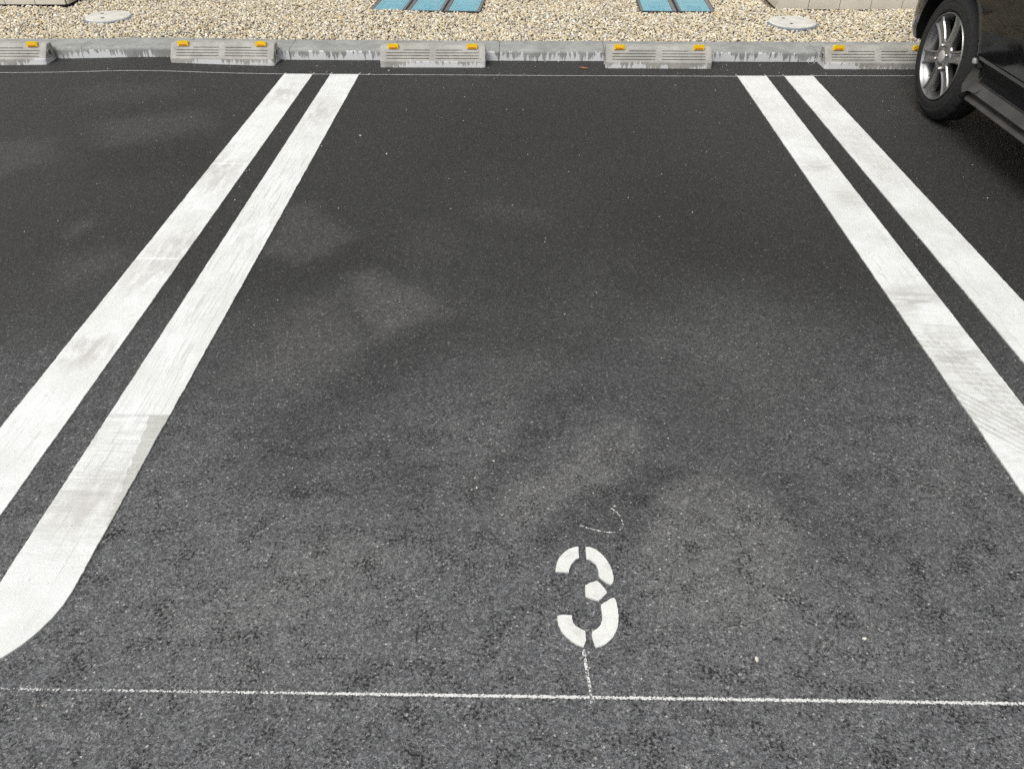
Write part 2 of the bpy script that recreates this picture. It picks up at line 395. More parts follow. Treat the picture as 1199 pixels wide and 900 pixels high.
# ------------------------------------------------------------------ setting
def sheet(name, xs, ys, zf, mat):
    bm = bmesh.new()
    g = [[bm.verts.new((x, y, zf(x, y))) for x in xs] for y in ys]
    for a, b2 in zip(g, g[1:]):
        for i in range(len(xs) - 1): bm.faces.new((a[i], a[i + 1], b2[i + 1], b2[i]))
    return tag(from_bm(name, bm, mat, smooth=True, weld=False), kind='structure')
sheet('ground', [-400, -50, 0, 50, 400], [-400, -50, 0, 50, 400], lambda x, y: -0.06, M['earth'])
def px_ground(u, v):
    """ground point seen at a pixel of the 1199 x 900 survey photo"""
    f = 914.93; A = aim(0.6658, -0.0167, -0.0009)
    d = A @ Vector(((u - 599.5) / f, -(v - 450) / f, -1.0)); t = -1.3242 / d.z
    return (-0.1236 + d.x * t, -4.4432 + d.y * t)
ax = [-40, -10, -5, -4, -3.4] + list(np.round(np.arange(-3.0, 2.61, .022), 4)) + [3, 4, 5, 10, 40]
ay = [-40, -10, -6, -5] + list(np.round(np.arange(-4.3, .36, .022), 4)) + [0.37]
asp = sheet('asphalt', ax, ay, gz, M['asphalt'])
# dried-puddle dust and tarry, oily stains plus painted shade beside the car: outlines (survey pixels), edge softness, amount
DUST = [([(335, 240), (370, 238), (390, 256), (410, 283), (345, 312), (300, 300)], .05, .62),
        ([(405, 320), (440, 320), (490, 338), (528, 363), (455, 400), (420, 370)], .05, .62),
        ([(340, 360), (395, 345), (440, 395), (400, 425), (330, 450), (280, 440)], .09, .55),
        ([(582, 590), (630, 553), (680, 517), (735, 490), (757, 500), (745, 532), (690, 567), (630, 614), (590, 614)], .035, .8),
        ([(765, 585), (800, 560), (840, 549), (872, 562), (912, 592), (960, 650), (900, 740), (760, 710), (730, 640)], .045, .75),
        ([(105, 146), (180, 136), (240, 130), (252, 146), (190, 160), (125, 174)], .09, .5),
        ([(-60, 168), (60, 162), (64, 188), (0, 204), (-60, 205)], .09, .45), ([(90, 262), (112, 252), (118, 262), (88, 276)], .03, .6),
        ([(70, 305), (135, 290), (148, 312), (60, 345)], .08, .45), ([(95, 105), (150, 100), (215, 98), (215, 112), (95, 122)], .1, .3),
        ([(320, 640), (420, 610), (480, 650), (420, 720), (280, 770), (180, 740)], .14, .7), ([(600, 420), (640, 410), (600, 520), (560, 600), (520, 590)], .07, .4),
        ([(840, 640), (1000, 660), (1100, 760), (900, 800), (780, 760)], .16, .4), ([(505, 495), (530, 490), (535, 520), (510, 530)], .03, .5),
        ([(560, 235), (640, 245), (640, 262), (560, 258)], .08, .3), ([(780, 400), (900, 380), (980, 470), (860, 500)], .2, .25),
        ([(480, 260), (520, 255), (530, 300), (480, 300)], .1, .25), ([(1060, 500), (1120, 520), (1150, 640), (1060, 620)], .12, .4)]
OIL_SHADE = [([(524, 360), (548, 376), (450, 470), (330, 570), (270, 540), (400, 425)], .10, .6), ([(405, 352), (412, 350), (452, 402), (440, 405)], .02, .5),
       ([(620, 450), (710, 455), (640, 520), (572, 585), (556, 570)], .06, .55), ([(690, 572), (752, 540), (792, 556), (762, 590), (735, 640), (640, 655), (640, 622)], .04, .6),
       ([(885, 560), (930, 565), (1010, 640), (965, 645)], .06, .45), ([(240, 310), (345, 318), (420, 290), (520, 345), (440, 315), (340, 345), (250, 360)], .06, .45),
       ([(440, 480), (540, 540), (500, 600), (400, 560)], .1, .4), ([(700, 200), (830, 190), (900, 300), (740, 330)], .25, .4), ([(100, 180), (260, 160), (240, 205), (110, 210)], .08, .45),
       ([(500, 120), (760, 110), (800, 190), (480, 200)], .25, .35), ([(1090, 150), (1199, 180), (1199, 260), (1120, 220)], .15, .4)]  # last outline: the car's soft ground shade, painted in as darker asphalt
def stain(XY, polys):
    acc = np.zeros(len(XY))
    for poly, soft, amt in polys:
        V = np.array([px_ground(*p) for p in poly]); n = len(V)
        dmin = np.full(len(XY), 1e9); inside = np.zeros(len(XY), bool)
        for k in range(n):
            a, c = V[k], V[(k + 1) % n]; e = c - a; w_ = XY - a
            t = np.clip((w_ @ e) / (e @ e), 0, 1); dmin = np.minimum(dmin, np.linalg.norm(w_ - t[:, None] * e, axis=1))
            cr = ((a[1] > XY[:, 1]) != (c[1] > XY[:, 1])) & (XY[:, 0] < (c[0] - a[0]) * (XY[:, 1] - a[1]) / (c[1] - a[1] + 1e-12) + a[0])
            inside ^= cr
        t = np.clip((np.where(inside, dmin, -dmin) / soft + 1) / 2, 0, 1)
        acc = np.maximum(acc, amt * t * t * (3 - 2 * t))
    return acc
me_ = asp.data; nv_ = len(me_.vertices); XYZ = np.zeros(nv_ * 3); me_.vertices.foreach_get('co', XYZ); XY = XYZ.reshape(-1, 3)[:, :2]
wob_ = np.array([[mnoise.noise(Vector((x * 5, y * 5, 0))) * .05 + mnoise.noise(Vector((x * 19, y * 19, 4))) * .022, mnoise.noise(Vector((x * 5, y * 5, 9))) * .05 + mnoise.noise(Vector((x * 19, y * 19, 14))) * .022] for x, y in XY])
for nm_, polys in (('dust', DUST), ('oil', OIL_SHADE)):
    me_.attributes.new(nm_, 'FLOAT', 'POINT').data.foreach_set('value', stain(XY + wob_, polys).astype(np.float32))

# kerb: one run of precast blocks, rounded front edge, joints cut between blocks
def make_kerb():
    bm = bmesh.new()
    prof = [(0.279, -0.05), (0.281, 0.042)]
    for k in range(6):
        a = math.pi / 2 * k / 5
        prof.append((0.281 + 0.016 * (1 - math.cos(a)) + 0.004 * k / 5, 0.042 + 0.018 * math.sin(a)))
    prof += [(0.470, 0.0605), (0.476, 0.056), (0.477, -0.05)]
    j = 0.0022
    x = -9.38
    while x < 9:
        dy = rnd.uniform(-.0015, .0015); dz = rnd.uniform(-.001, .001)
        xs = [x + j / 2, x + j / 2 + .003, x + .3, x + .607 - j / 2 - .003, x + .607 - j / 2]
        rings = []
        for i, X in enumerate(xs):
            ins = 0.002 if i in (0, 4) else 0.0
            lift = gz(X, 0.3) * 0.75 + (0.002 if X < -1.4 else 0)
            rings.append([(X, y + dy + (ins if z < .05 and y < .3 else 0), z - (ins if z > .05 else 0) + dz + lift) for y, z in prof])
        loft(bm, rings)
        x += .607
    return from_bm('kerb', bm, M['kerb'], smooth=False)
kerb = tag(make_kerb(), kind='structure')
bm = bmesh.new(); box(bm, -9, 9, 0.284, 0.472, -0.05, 0.045)
o = from_bm('kerb_footing', bm, M['plinth']); tag(o, kind='structure')

sheet('gravel_base', [-9, -3, 0, 3, 9], [0.478, 1.0, 1.6, 7.4], lambda x, y: 0.034 if y < .6 else 0.048, M['soil'])

# gravel: tens of thousands of small rounded stones
def make_gravel():
    bm = bmesh.new(); bmesh.ops.create_icosphere(bm, subdivisions=2, radius=1.0)
    base = np.array([v.co[:] for v in bm.verts]); faces = np.array([[v.index for v in f.verts] for f in bm.faces]); bm.free()
    nv, nf = len(base), len(faces)
    temps = []
    for k in range(24):
        off = Vector((k * 7.3, k * 3.1, 0))
        d = np.array([1 + 0.34 * mnoise.noise(Vector(p) * 1.15 + off) for p in base])
        d2 = base * d[:, None]
        for q in range(3):                     # a few flattened facets
            nrm = rng.normal(size=3); nrm /= np.linalg.norm(nrm)
            s = d2 @ nrm; over = np.clip(s - 0.72, 0, None)
            d2 = d2 - over[:, None] * nrm * 0.85
        temps.append(d2)
    temps = np.array(temps)
    def cells(x0, x1, y0, y1, step, smin, smax, zj):
        xs = np.arange(x0, x1, step); ys = np.arange(y0, y1, step)
        X, Y = np.meshgrid(xs, ys); X = X.ravel() + rng.uniform(-.55, .55, X.size) * step; Y = Y.ravel() + rng.uniform(-.55, .55, Y.size) * step
        s = np.exp(rng.uniform(np.log(smin), np.log(smax), X.size))
        return X, Y, s, rng.uniform(-zj, zj, X.size)
    parts = [cells(-4.2, 3.2, .478, 1.62, .0138, .0052, .0116, .006), cells(-3.3, 1.6, 1.62, 2.6, .022, .010, .016, .006), cells(-3.3, 1.6, 2.6, 7.0, .04, .018, .028, .006),
             cells(-7.5, -4.2, .49, 1.3, .03, .014, .02, .006), cells(3.2, 7.5, .49, 1.3, .03, .014, .02, .006)]
    X, Y, s, zj = (np.concatenate(a) for a in zip(*parts))
    keep = np.ones(len(X), bool)
    keep &= ~((Y > 1.21) & ((X < -3.19) | (X > 1.50)))
    for cx, cy, r in DISCS: keep &= (X - cx) ** 2 + (Y - cy) ** 2 > (r * 0.985) ** 2
    for x0, y0, rz, n in METERS:
        c, sn = math.cos(rz), math.sin(rz)
        lx = (X - x0) * c + (Y - y0) * sn; ly = -(X - x0) * sn + (Y - y0) * c
        keep &= ~((lx > .004) & (lx < n * MW - .004) & (ly > .004) & (ly < ML))
    keep &= Y > 0.472 + 0.010 * (np.sin(X * 23.0) * np.sin(X * 7.1 + 1) > 0.2)
    X, Y, s, zj = X[keep], Y[keep], s[keep], zj[keep]; N = len(X)
    Z = 0.052 + 0.018 * np.clip((Y - .5) / .5, 0, 1) + zj + 0.006 * np.sin(X * 5.1 + np.sin(Y * 7)) * np.sin(Y * 6.3 + 1)
    q = rng.normal(size=(N, 4)); q[:, 1:3] *= 0.45; q /= np.linalg.norm(q, axis=1)[:, None]
    a, b2, c, d = q.T
    Rm = np.stack([np.stack([a*a+b2*b2-c*c-d*d, 2*(b2*c-a*d), 2*(b2*d+a*c)], 1), np.stack([2*(b2*c+a*d), a*a-b2*b2+c*c-d*d, 2*(c*d-a*b2)], 1), np.stack([2*(b2*d-a*c), 2*(c*d+a*b2), a*a-b2*b2-c*c+d*d], 1)], 1)
    sc = np.stack([s * rng.uniform(.9, 1.5, N), s * rng.uniform(.75, 1.05, N), s * rng.uniform(.5, .8, N)], 1)
    T = temps[rng.integers(0, len(temps), N)] * sc[:, None, :]
    V = np.einsum('nij,nkj->nki', Rm, T) + np.stack([X, Y, Z], 1)[:, None, :]
    Fi = (faces[None] + (np.arange(N) * nv)[:, None, None]).reshape(-1)
    me = bpy.data.meshes.new('gravel')
    me.vertices.add(N * nv); me.vertices.foreach_set('co', V.astype(np.float32).ravel())
    me.loops.add(len(Fi)); me.loops.foreach_set('vertex_index', Fi.astype(np.int32))
    me.polygons.add(N * nf); me.polygons.foreach_set('loop_start', np.arange(0, len(Fi), 3, dtype=np.int32))
    me.polygons.foreach_set('use_smooth', np.ones(N * nf, bool))
    pal = np.array([(.74, .68, .53), (.69, .60, .43), (.80, .76, .65), (.60, .50, .32), (.52, .47, .37), (.45, .37, .25), (.38, .37, .34), (.68, .55, .32), (.24, .21, .17), (.54, .52, .46)])
    pw = np.array([.22, .17, .15, .11, .10, .07, .06, .05, .03, .04]); pw /= pw.sum()
    col = pal[rng.choice(len(pal), N, p=pw)] * rng.uniform(.8, 1.12, (N, 1)); col = np.clip(col, 0, .9)
    at = me.attributes.new('stone_tint', 'FLOAT_COLOR', 'POINT')
    at.data.foreach_set('color', np.repeat(np.c_[col, np.ones(N)], nv, 0).astype(np.float32).ravel())
    me.update(); me.validate()
    return link('gravel', me, M['gravel'])
DISCS = [(-2.82, 0.95, .150), (1.555, 0.865, .158)]
MW, ML = 0.251, 0.46
METERS = [(-1.168, 1.138, R(-3.4), 3), (0.625, 1.128, R(-2.0), 2)]
tag(make_gravel(), 'beige and cream pea gravel bed between the kerb and the building', 'gravel', kind='stuff')

# ------------------------------------------------------------------ building beyond the gravel
def make_building():
    root = empty('building', (0, 1.26, 0.05))
    tag(root, 'beige tiled building with two wings beyond the gravel bed', 'building')
    oy = 1.26; ozz = 0.05
    def cladding(name, x0, x1, y, z0, z1, tw, th, axis, sgn):
        """wall of tiles with open joints; axis 'x': runs along x, faces -y; 'y': runs along y, faces sgn x"""
        bm = bmesh.new(); j = .005
        n = max(1, round((x1 - x0) / tw)); tw = (x1 - x0) / n; m = max(1, round((z1 - z0) / th)); th = (z1 - z0) / m
        for i in range(n):
            for k in range(m):
                a0, a1 = x0 + i * tw + j / 2, x0 + (i + 1) * tw - j / 2; c0, c1 = z0 + k * th + j / 2, z0 + (k + 1) * th - j / 2
                if axis == 'x': box(bm, a0, a1, y - oy, y - oy + .012, c0 - ozz, c1 - ozz)
                else: box(bm, y if sgn < 0 else y - .012, y + .012 if sgn < 0 else y, a0 - oy, a1 - oy, c0 - ozz, c1 - ozz)
        return from_bm(name, bm, M['tile'], root, weld=False)
    def core(name, x0, x1, y0, y1, z0, z1, mat):
        bm = bmesh.new(); box(bm, x0, x1, y0 - oy, y1 - oy, z0 - ozz, z1 - ozz); return from_bm(name, bm, mat, root)
    H = 2.75
    # left wing
    core('wall', -9, -3.235, 1.262, 3.4, .078, H, M['grout']); cladding('tile_cladding', -9.0, -3.235, 1.25, .078, H, .2085, .42, 'x', 1)
    cladding('tile_cladding', 1.262, 3.4, -3.221, .078, H, .214, .42, 'y', 1); core('plinth', -9, -3.25, 1.285, 3.38, 0.0, .078, M['plinth'])
    # right wing
    core('wall', 1.572, 9, 1.272, 3.4, .06, H, M['grout']); cladding('tile_cladding', 1.560, 9.0, 1.26, .06, H, .2095, .42, 'x', 1)
    cladding('tile_cladding', 1.274, 3.4, 1.559, .06, H, .214, .42, 'y', -1); core('plinth', 1.59, 9, 1.29, 3.38, 0.0, .06, M['plinth'])
    # court between the wings, closed by a back wall
    B = 7.0
    for x0, x1 in ((-9, -3.235), (1.572, 9)): core('wall', x0, x1, 3.402, B + .4, .06, H, M['tile'])
    core('wall', -3.22, 1.558, B + .012, B + .4, .06, H, M['grout']); cladding('tile_cladding', -3.22, 1.558, B, .06, H, .2085, .42, 'x', 1)
    for x0, x1 in ((-2.5, -1.0), (-.4, 1.1)):
        bm = bmesh.new(); z0, z1 = .95, 2.1
        for a in ((x0, x1, z0, z0 + .05), (x0, x1, z1 - .05, z1), (x0, x0 + .05, z0 + .05, z1 - .05), (x1 - .05, x1, z0 + .05, z1 - .05), ((x0 + x1) / 2 - .025, (x0 + x1) / 2 + .025, z0 + .05, z1 - .05)):
            box(bm, a[0], a[1], B - .045 - oy, B - .001 - oy, a[2] - ozz, a[3] - ozz)
        f = from_bm('window_frame', bm, M['alu'], root)
        bm = bmesh.new(); box(bm, x0 + .05, x1 - .05, B - .025 - oy, B - .015 - oy, z0 + .05 - ozz, z1 - .05 - ozz); from_bm('pane', bm, M['glass_b'], f)
    core('roof', -9.2, -3.21, 1.23, B + .5, H + .004, H + .16, M['soffit']); core('roof', 1.548, 9.2, 1.23, B + .5, H + .004, H + .16, M['soffit'])
make_building()

# ------------------------------------------------------------------ concrete lids and water meter boxes
for i, (cx, cy, r) in enumerate(DISCS):
    root = empty('manhole_lid', (cx, cy, .041), rnd.uniform(0, 3))
    tag(root, ('round pale concrete lid in the gravel at the left, near the left wall', 'round pale concrete lid with small dark spots in the gravel right of the blue boxes')[i], 'manhole lid', 'round concrete lids in the gravel')
    def disc(prof):
        bm = bmesh.new(); n = 64
        rings = [[bm.verts.new((q * math.cos(2 * math.pi * k / n), q * math.sin(2 * math.pi * k / n), z)) for k in range(n)] for q, z in prof]
        for a, b2 in zip(rings, rings[1:]):
            for k in range(n): bm.faces.new((a[k], a[(k + 1) % n], b2[(k + 1) % n], b2[k]))
        bm.faces.new(rings[-1]); return bm
    from_bm('rim', disc([(r, -.03), (r, .030), (r - .004, .034), (r - .010, .034)]), M['disc_rim'], root)
    o = from_bm('cover', disc([(r - .011, .0), (r - .011, .036), (r - .015, .040), (r * .5, .0435), (r * .1, .044)]), M['disc'], root)
    for k, (a, q) in enumerate(((.4, .45), (2.6, .5))):
        bm = bmesh.new(); bmesh.ops.create_cone(bm, cap_ends=True, segments=16, radius1=.010, radius2=.010, depth=.004)
        from_bm('lifting_hole', bm, M['plinth'], o, (math.cos(a) * r * q, math.sin(a) * r * q, .0435))

def make_meter():
    root = empty('water_meter_box')
    W, L, rim = MW - .003, ML, .026
    # frame: ring with bevelled inner slope
    bm = bmesh.new()
    def rect(i, z): return [(i, i, z), (W - i, i, z), (W - i, L - i, z), (i, L - i, z)]
    loft(bm, [rect(0, -.06), rect(0, .026), rect(.003, .029), rect(.008, .029), rect(rim, .0215), rect(rim, -.01)], caps=False)
    fr = from_bm('frame', bm, [M['black_plastic'], M['grey_plastic']], root)
    for p in fr.data.polygons:
        c = p.center
        if .010 < min(c.x, W - c.x, 9) < .024 and abs(p.normal.z) > .5: p.material_index = 1  # side slopes lighter: reflection on the frame plastic painted as grey
    bm = bmesh.new(); e = rim + .002
    box(bm, e, W - e, e, L - e, .0, .0225, .002)
    from_bm('lid', bm, M['blue_lid'], root)
    # raised rim and ribs moulded on the lid
    bm = bmesh.new(); z0, z1 = .0226, .0242
    for q in (.012, .03):
        a = e + q; t = .0035
        box(bm, a, W - a, a, a + t, z0, z1); box(bm, a, W - a, L - a - t, L - a, z0, z1)
        box(bm, a, a + t, a + t, L - a - t, z0, z1); box(bm, W - a - t, W - a, a + t, L - a - t, z0, z1)
    for k in range(7):
        y = e + .05 + k * .018; box(bm, e + .045, W - e - .045, y, y + .006, z0, z1)
    box(bm, W / 2 - .05, W / 2 + .05, L * .58, L * .66, z0, z1)
    lid = [x for x in bpy.data.objects if x.parent == root and x.name.startswith('lid')][0]
    from_bm('raised_ribs', bm, M['blue_lid'], lid)
    return root
proto = make_meter()
mlab = {(0, 0): 'leftmost blue water meter box lid of the group of three', (0, 1): 'middle blue water meter box lid of the group of three', (0, 2): 'rightmost blue water meter box lid of the group of three',
        (1, 0): 'left blue water meter box lid of the pair', (1, 1): 'right blue water meter box lid of the pair, nearer the round lid'}
for g, (x0, y0, rz, n) in enumerate(METERS):
    for k in range(n):
        m = proto if (g, k) == (0, 0) else copy_tree(proto)
        m.location = (x0 + k * MW * math.cos(rz), y0 + k * MW * math.sin(rz),     .050 + .001 * k); m.rotation_euler = (0, 0, rz)
        tag(m, mlab[(g, k)], 'meter box', 'blue water meter boxes in the gravel')

# ------------------------------------------------------------------ wheel stops
def make_stop():
    root = empty('wheel_stop')
    W = .594; hw = W / 2
    # cross-section (y, z), front at y = 0
    prof = [(0.0, -.02), (-.001, .004), (0.001, .0315), (.006, .036)]
    y0, z0, y1, z1 = .006, .036, .060, .0935
    grooves = []
    for k in range(4):
        t = .12 + .21 * k
        grooves.append((t, t + .062))
    bm = bmesh.new()
    def sec(x, gset):
        p = list(prof)
        nrm = (-(z1 - z0), (y1 - y0)); ln = math.hypot(*nrm); nrm = (nrm[0] / ln, nrm[1] / ln); dp = .0065
        for k, (a, b2) in enumerate(grooves):
            dd = dp if k in gset else 0.0
            for t, q in ((a, 0), (a + .014, dd), (b2 - .014, dd), (b2, 0)):
                p.append((y0 + (y1 - y0) * t - nrm[0] * q, z0 + (z1 - z0) * t - nrm[1] * q))
        p += [(y1, z1), (y1 + .006, z1 + .0045), (y1 + .014, .1), (.118, .1), (.126, .094), (.132, -.02)]
        return [(x, a, b2) for a, b2 in p]
    full = {0, 1, 2, 3}; low = {0, 1, 2}
    xs = [(-hw + .034, set()), (-hw + .040, low), (-.205 - .0, low), (-.199 + .03, low), (-.163, full), (-.022, full), (-.016, set()), (.016, set()), (.022, full), (.163, full), (.169, low), (hw - .040, low), (hw - .034, set())]
    rings = [sec(x, s) for x, s in xs]
    # chamfered ends
    def shrink(x, i):
        r = sec(x, set()); cy, cz = .066, .04
        return [(X, cy + (a - cy) * (1 - i), (cz + (b2 - cz) * (1 - i)) if b2 > 0 else b2) for X, a, b2 in r]
    rings = [shrink(-hw, .10), shrink(-hw + .004, .05), shrink(-hw + .012, .015)] + [sec(-hw + .02, set())] + rings + [sec(hw - .02, set())] + [shrink(hw - .012, .015), shrink(hw - .004, .05), shrink(hw, .10)]
    loft(bm, rings)
    body = from_bm('body', bm, M['stop'], root)
    # moulded grips in the two ends: square lip with a dark hollow
    for s in (-1, 1):
        bm = bmesh.new(); x = s * hw
        a, b2 = (x - .003, x + .005) if s > 0 else (x - .005, x + .003)
        for q in ((.045, .050, .035, .070), (.080, .085, .035, .070), (.050, .080, .065, .070), (.050, .080, .035, .040)): box(bm, a, b2, *q)
        gp = from_bm('end_grip', bm, M['stop'], body)
        bm = bmesh.new(); box(bm, x - .001 if s > 0 else x - .002, x + .002 if s > 0 else x + .001, .050, .080, .040, .065); from_bm('hollow', bm, M['plinth'], gp)
    for s in (-1, 1):
        rx = s * .223
        # housing: hooded wedge, rounded in plan, with a window low in its front
        bm = bmesh.new(); rings = []
        for i in range(8):
            t = i / 7; wv = .031 * math.sqrt(max(.04, 1 - .9 * t ** 2.4)); h = .020 - .013 * t
            y = .047 + .050 * t
            if i == 0: wv *= .93
            rings.append([(rx - wv, y, .088), (rx - wv, y, .0965 + h * .55), (rx - wv * .9, y, .0965 + h * .9), (rx, y, .0965 + h * 1.04), (rx + wv * .9, y, .0965 + h * .9), (rx + wv, y, .0965 + h * .55), (rx + wv, y, .088)])
        loft(bm, rings)
        rf = from_bm('reflector', bm, M['yellow'], root, smooth=False)
        bm = bmesh.new(); box(bm, rx - .0215, rx + .0215, .0452, .0485, .0895, .0995, .001)
        from_bm('reflector_face', bm, M['orange'], rf)
    return root
stops = [(-3.157, .150, 1.5, 'wheel stop at the far left, cut off by the picture edge'), (-1.850, .163, -.9, 'wheel stop behind the left parking bay, nearest the left double line'),
         (-.647, .141, 0.2, 'left wheel stop of the empty bay, in front of the three blue lids'), (.628, .139, -0.2, 'right wheel stop of the empty bay, in front of the two blue lids'),
         (1.857, .143, 0.3, 'wheel stop partly hidden behind the black car wheel')]
sp = make_stop()
for i, (x, y, a, lab) in enumerate(stops):
    o = sp if i == 0 else copy_tree(sp)
    o.location = (x, y, gz(x, y) * .8); o.rotation_euler = (0, R(.2 if i == 0 else 0), R(a))
    tag(o, 'grey concrete ' + lab, 'wheel stop', 'concrete wheel stops along the kerb')

# ------------------------------------------------------------------ painted markings
def marking_strip(bm, left, right, z=0.004):
    """paint film between two edge polylines, with a skirt down into the asphalt"""
    n = len(left)
    A = [bm.verts.new((x, y, gz(x, y) + z)) for x, y in left]; B = [bm.verts.new((x, y, gz(x, y) + z)) for x, y in right]
    A0 = [bm.verts.new((x, y, -.01)) for x, y in left]; B0 = [bm.verts.new((x, y, -.01)) for x, y in right]
    for i in range(n - 1):
        bm.faces.new((A[i], B[i], B[i + 1], A[i + 1]))
        bm.faces.new((A0[i], A[i], A[i + 1], A0[i + 1])); bm.faces.new((B[i], B0[i], B0[i + 1], B[i + 1]))
    bm.faces.new((A[0], A0[0], B0[0], B[0])); bm.faces.new((A[-1], B[-1], B0[-1], A0[-1]))
def wob(x, y, s, amp=.0018):
    return amp * (.8 * mnoise.noise(Vector((x * 9 + s * 31, y * 14, s))) + .6 * mnoise.noise(Vector((x * 40, y * 75, s * 3))) + .55 * mnoise.noise(Vector((x * 40, y * 190, s * 5))))
def loop_line(name, cx, mat, label, yend=-3.46):
    bm = bmesh.new(); ro, ri = .2078, .0492
    step = .006
    outer, inner = [], []
    y = 0.0
    n = int(-yend / step)
    for i in range(n + 1):
        y = yend * i / n
        outer.append((cx - ro + wob(cx - ro, y, 1), y)); inner.append((cx - ri + wob(cx - ri, y, 2), y))
    m = 60
    for i in range(1, m):
        a = math.pi + math.pi * i / m
        outer.append((cx + ro * math.cos(a) + wob(i * .02, 3, 3, .002), yend + (ro + .006) * math.sin(a))); inner.append((cx + ri * math.cos(a), yend + ri * math.sin(a)))
    for i in range(n, -1, -1):
        y = yend * i / n
        outer.append((cx + ro + wob(cx + ro, y, 4), y)); inner.append((cx + ri + wob(cx + ri, y, 5), y))
    marking_strip(bm, outer, inner)
    return tag(from_bm(name, bm, mat), label, 'parking line', 'white double parking lines')
loop_line('parking_line', -1.25, M['paint0'], 'white U-shaped double parking line on the left of the empty bay, its rounded end showing')
loop_line('parking_line', 1.25, M['paint1'], 'white double parking line on the right, beside the black car, with tyre prints')

# stencilled numeral 3 (ground coordinates; pieces traced from the layout of the stencil)
SEG = [
    [(167, 50), (150, 51), (133, 55), (115, 63), (98, 74), (82, 89), (68, 106), (58, 125), (52, 145), (48, 163), (47, 178), (70, 180), (95, 182), (117, 183), (119, 168), (124, 153), (132, 139), (142, 126), (155, 114), (170, 107), (168, 80)],
    [(206, 50), (224, 51), (242, 56), (264, 68), (285, 84), (306, 106), (324, 131), (337, 155), (346, 180), (351, 205), (352, 222), (349, 238), (338, 247), (318, 238), (298, 225), (282, 213), (274, 202), (272, 180), (268, 160), (258, 141), (243, 126), (226, 116), (210, 112), (207, 82)],
    [(203, 254), (220, 244), (240, 236), (263, 228), (278, 239), (292, 253), (306, 271), (318, 288), (304, 305), (289, 320), (272, 333), (250, 326), (228, 318), (205, 309), (203, 280)],
    [(355, 318), (364, 330), (369, 350), (374, 378), (378, 410), (378, 440), (374, 470), (364, 499), (349, 523), (329, 546), (308, 562), (288, 571), (268, 576), (258, 577), (250, 556), (243, 536), (238, 518), (240, 496), (258, 486), (274, 474), (286, 458), (292, 436), (292, 410), (288, 383), (286, 354), (303, 344), (322, 333), (342, 321)],
    [(58, 412), (80, 409), (105, 408), (132, 410), (134, 430), (139, 448), (150, 464), (166, 475), (184, 484), (203, 493), (205, 515), (207, 540), (202, 558), (194, 574), (175, 569), (152, 558), (130, 543), (108, 525), (88, 505), (72, 482), (62, 458), (57, 434)]]
num = empty('painted_numeral', (0.04, -3.47, 0.0))
tag(num, 'white stencilled numeral 3 painted on the asphalt of the empty bay', 'number marking')
for s_i, seg in enumerate(SEG):
    pts = []
    for i in range(len(seg)):
        a, b2 = seg[i], seg[(i + 1) % len(seg)]
        for k in range(3):
            t = k / 3; q = (a[0] + (b2[0] - a[0]) * t, a[1] + (b2[1] - a[1]) * t)
            jit = 2.0
            pts.append((q[0] + jit * mnoise.noise(Vector((q[0] * .06, q[1] * .06, s_i))), q[1] + jit * mnoise.noise(Vector((q[0] * .06, q[1] * .06, s_i + 9)))))
    g = [px_ground(640 + u / 4.5, 630 + v / 4.5) for u, v in pts]
    bm = bmesh.new()
    top = [bm.verts.new((x - .04, y + 3.47, .004)) for x, y in g]; low = [bm.verts.new((x - .04, y + 3.47, -.006)) for x, y in g]
    f = bm.faces.new(top)
    for i in range(len(g)): bm.faces.new((top[i], low[i], low[(i + 1) % len(g)], top[(i + 1) % len(g)]))
    bmesh.ops.triangulate(bm, faces=[f])
    from_bm('stencil_segment', bm, M['paint2'], num)

def chalk(name, pts, width, mat, label, z=.0025, jag=.0006, cat='chalk line'):
    P = [Vector((x, y)) for x, y in pts]; left, right = [], []
    dense = [P[0]]
    for a, b2 in zip(P, P[1:]):
        n = max(1, int((b2 - a).length / .02))
        dense += [a.lerp(b2, k / n) for k in range(1, n + 1)]
    for i, p in enumerate(dense):
        t = (dense[min(i + 1, len(dense) - 1)] - dense[max(i - 1, 0)]).normalized(); n = Vector((-t.y, t.x))
        w2 = width / 2 * (1 + .35 * mnoise.noise(Vector((p.x * 8, p.y * 8, 1))))
        q = p + n * jag * mnoise.noise(Vector((p.x * 12, p.y * 12, 5)))
        left.append(q + n * w2); right.append(q - n * w2)
    bm = bmesh.new()
    A = [bm.verts.new((p.x, p.y, gz(*p) + z)) for p in left]; B = [bm.verts.new((p.x, p.y, gz(*p) + z)) for p in right]
    for i in range(len(A) - 1): bm.faces.new((A[i], B[i], B[i + 1], A[i + 1]))
    return tag(from_bm(name, bm, mat), label, cat)
chalk('chalk_line', [(-4.6, .0), (-2.6, .006), (-1.5, .003), (0, -.006), (1.1, -.005), (1.5, .012), (2.6, .02), (4.0, .02)], .0062, M['chalk_back'], 'thin white chalk line along the back of the bays, before the wheel stops')
chalk('chalk_line', [(-2.2, -3.675), (-1.07, -3.676), (0, -3.6767), (.8, -3.676), (2.4, -3.675)], .0105, M['chalk_front'], 'thin white chalk line across the front of the bay, below the numeral')
chalk('chalk_line', [(-.002, -3.578), (.000, -3.60), (.003, -3.63), (.006, -3.66), (.007, -3.70)], .0062, M['chalk_weak'], 'short speckled chalk stroke running down from the foot of the numeral')
chalk('chalk_arc', [px_ground(560 + u / 3, 560 + v / 3) for u, v in ((486, 98), (452, 103), (470, 109), (488, 123), (500, 138), (508, 158), (504, 176), (492, 188), (478, 192), (455, 191), (430, 187), (405, 183), (380, 175), (355, 166))], .0036, M['chalk_weak'], 'faint curved chalk scrawl on the asphalt above the numeral', cat='chalk mark')
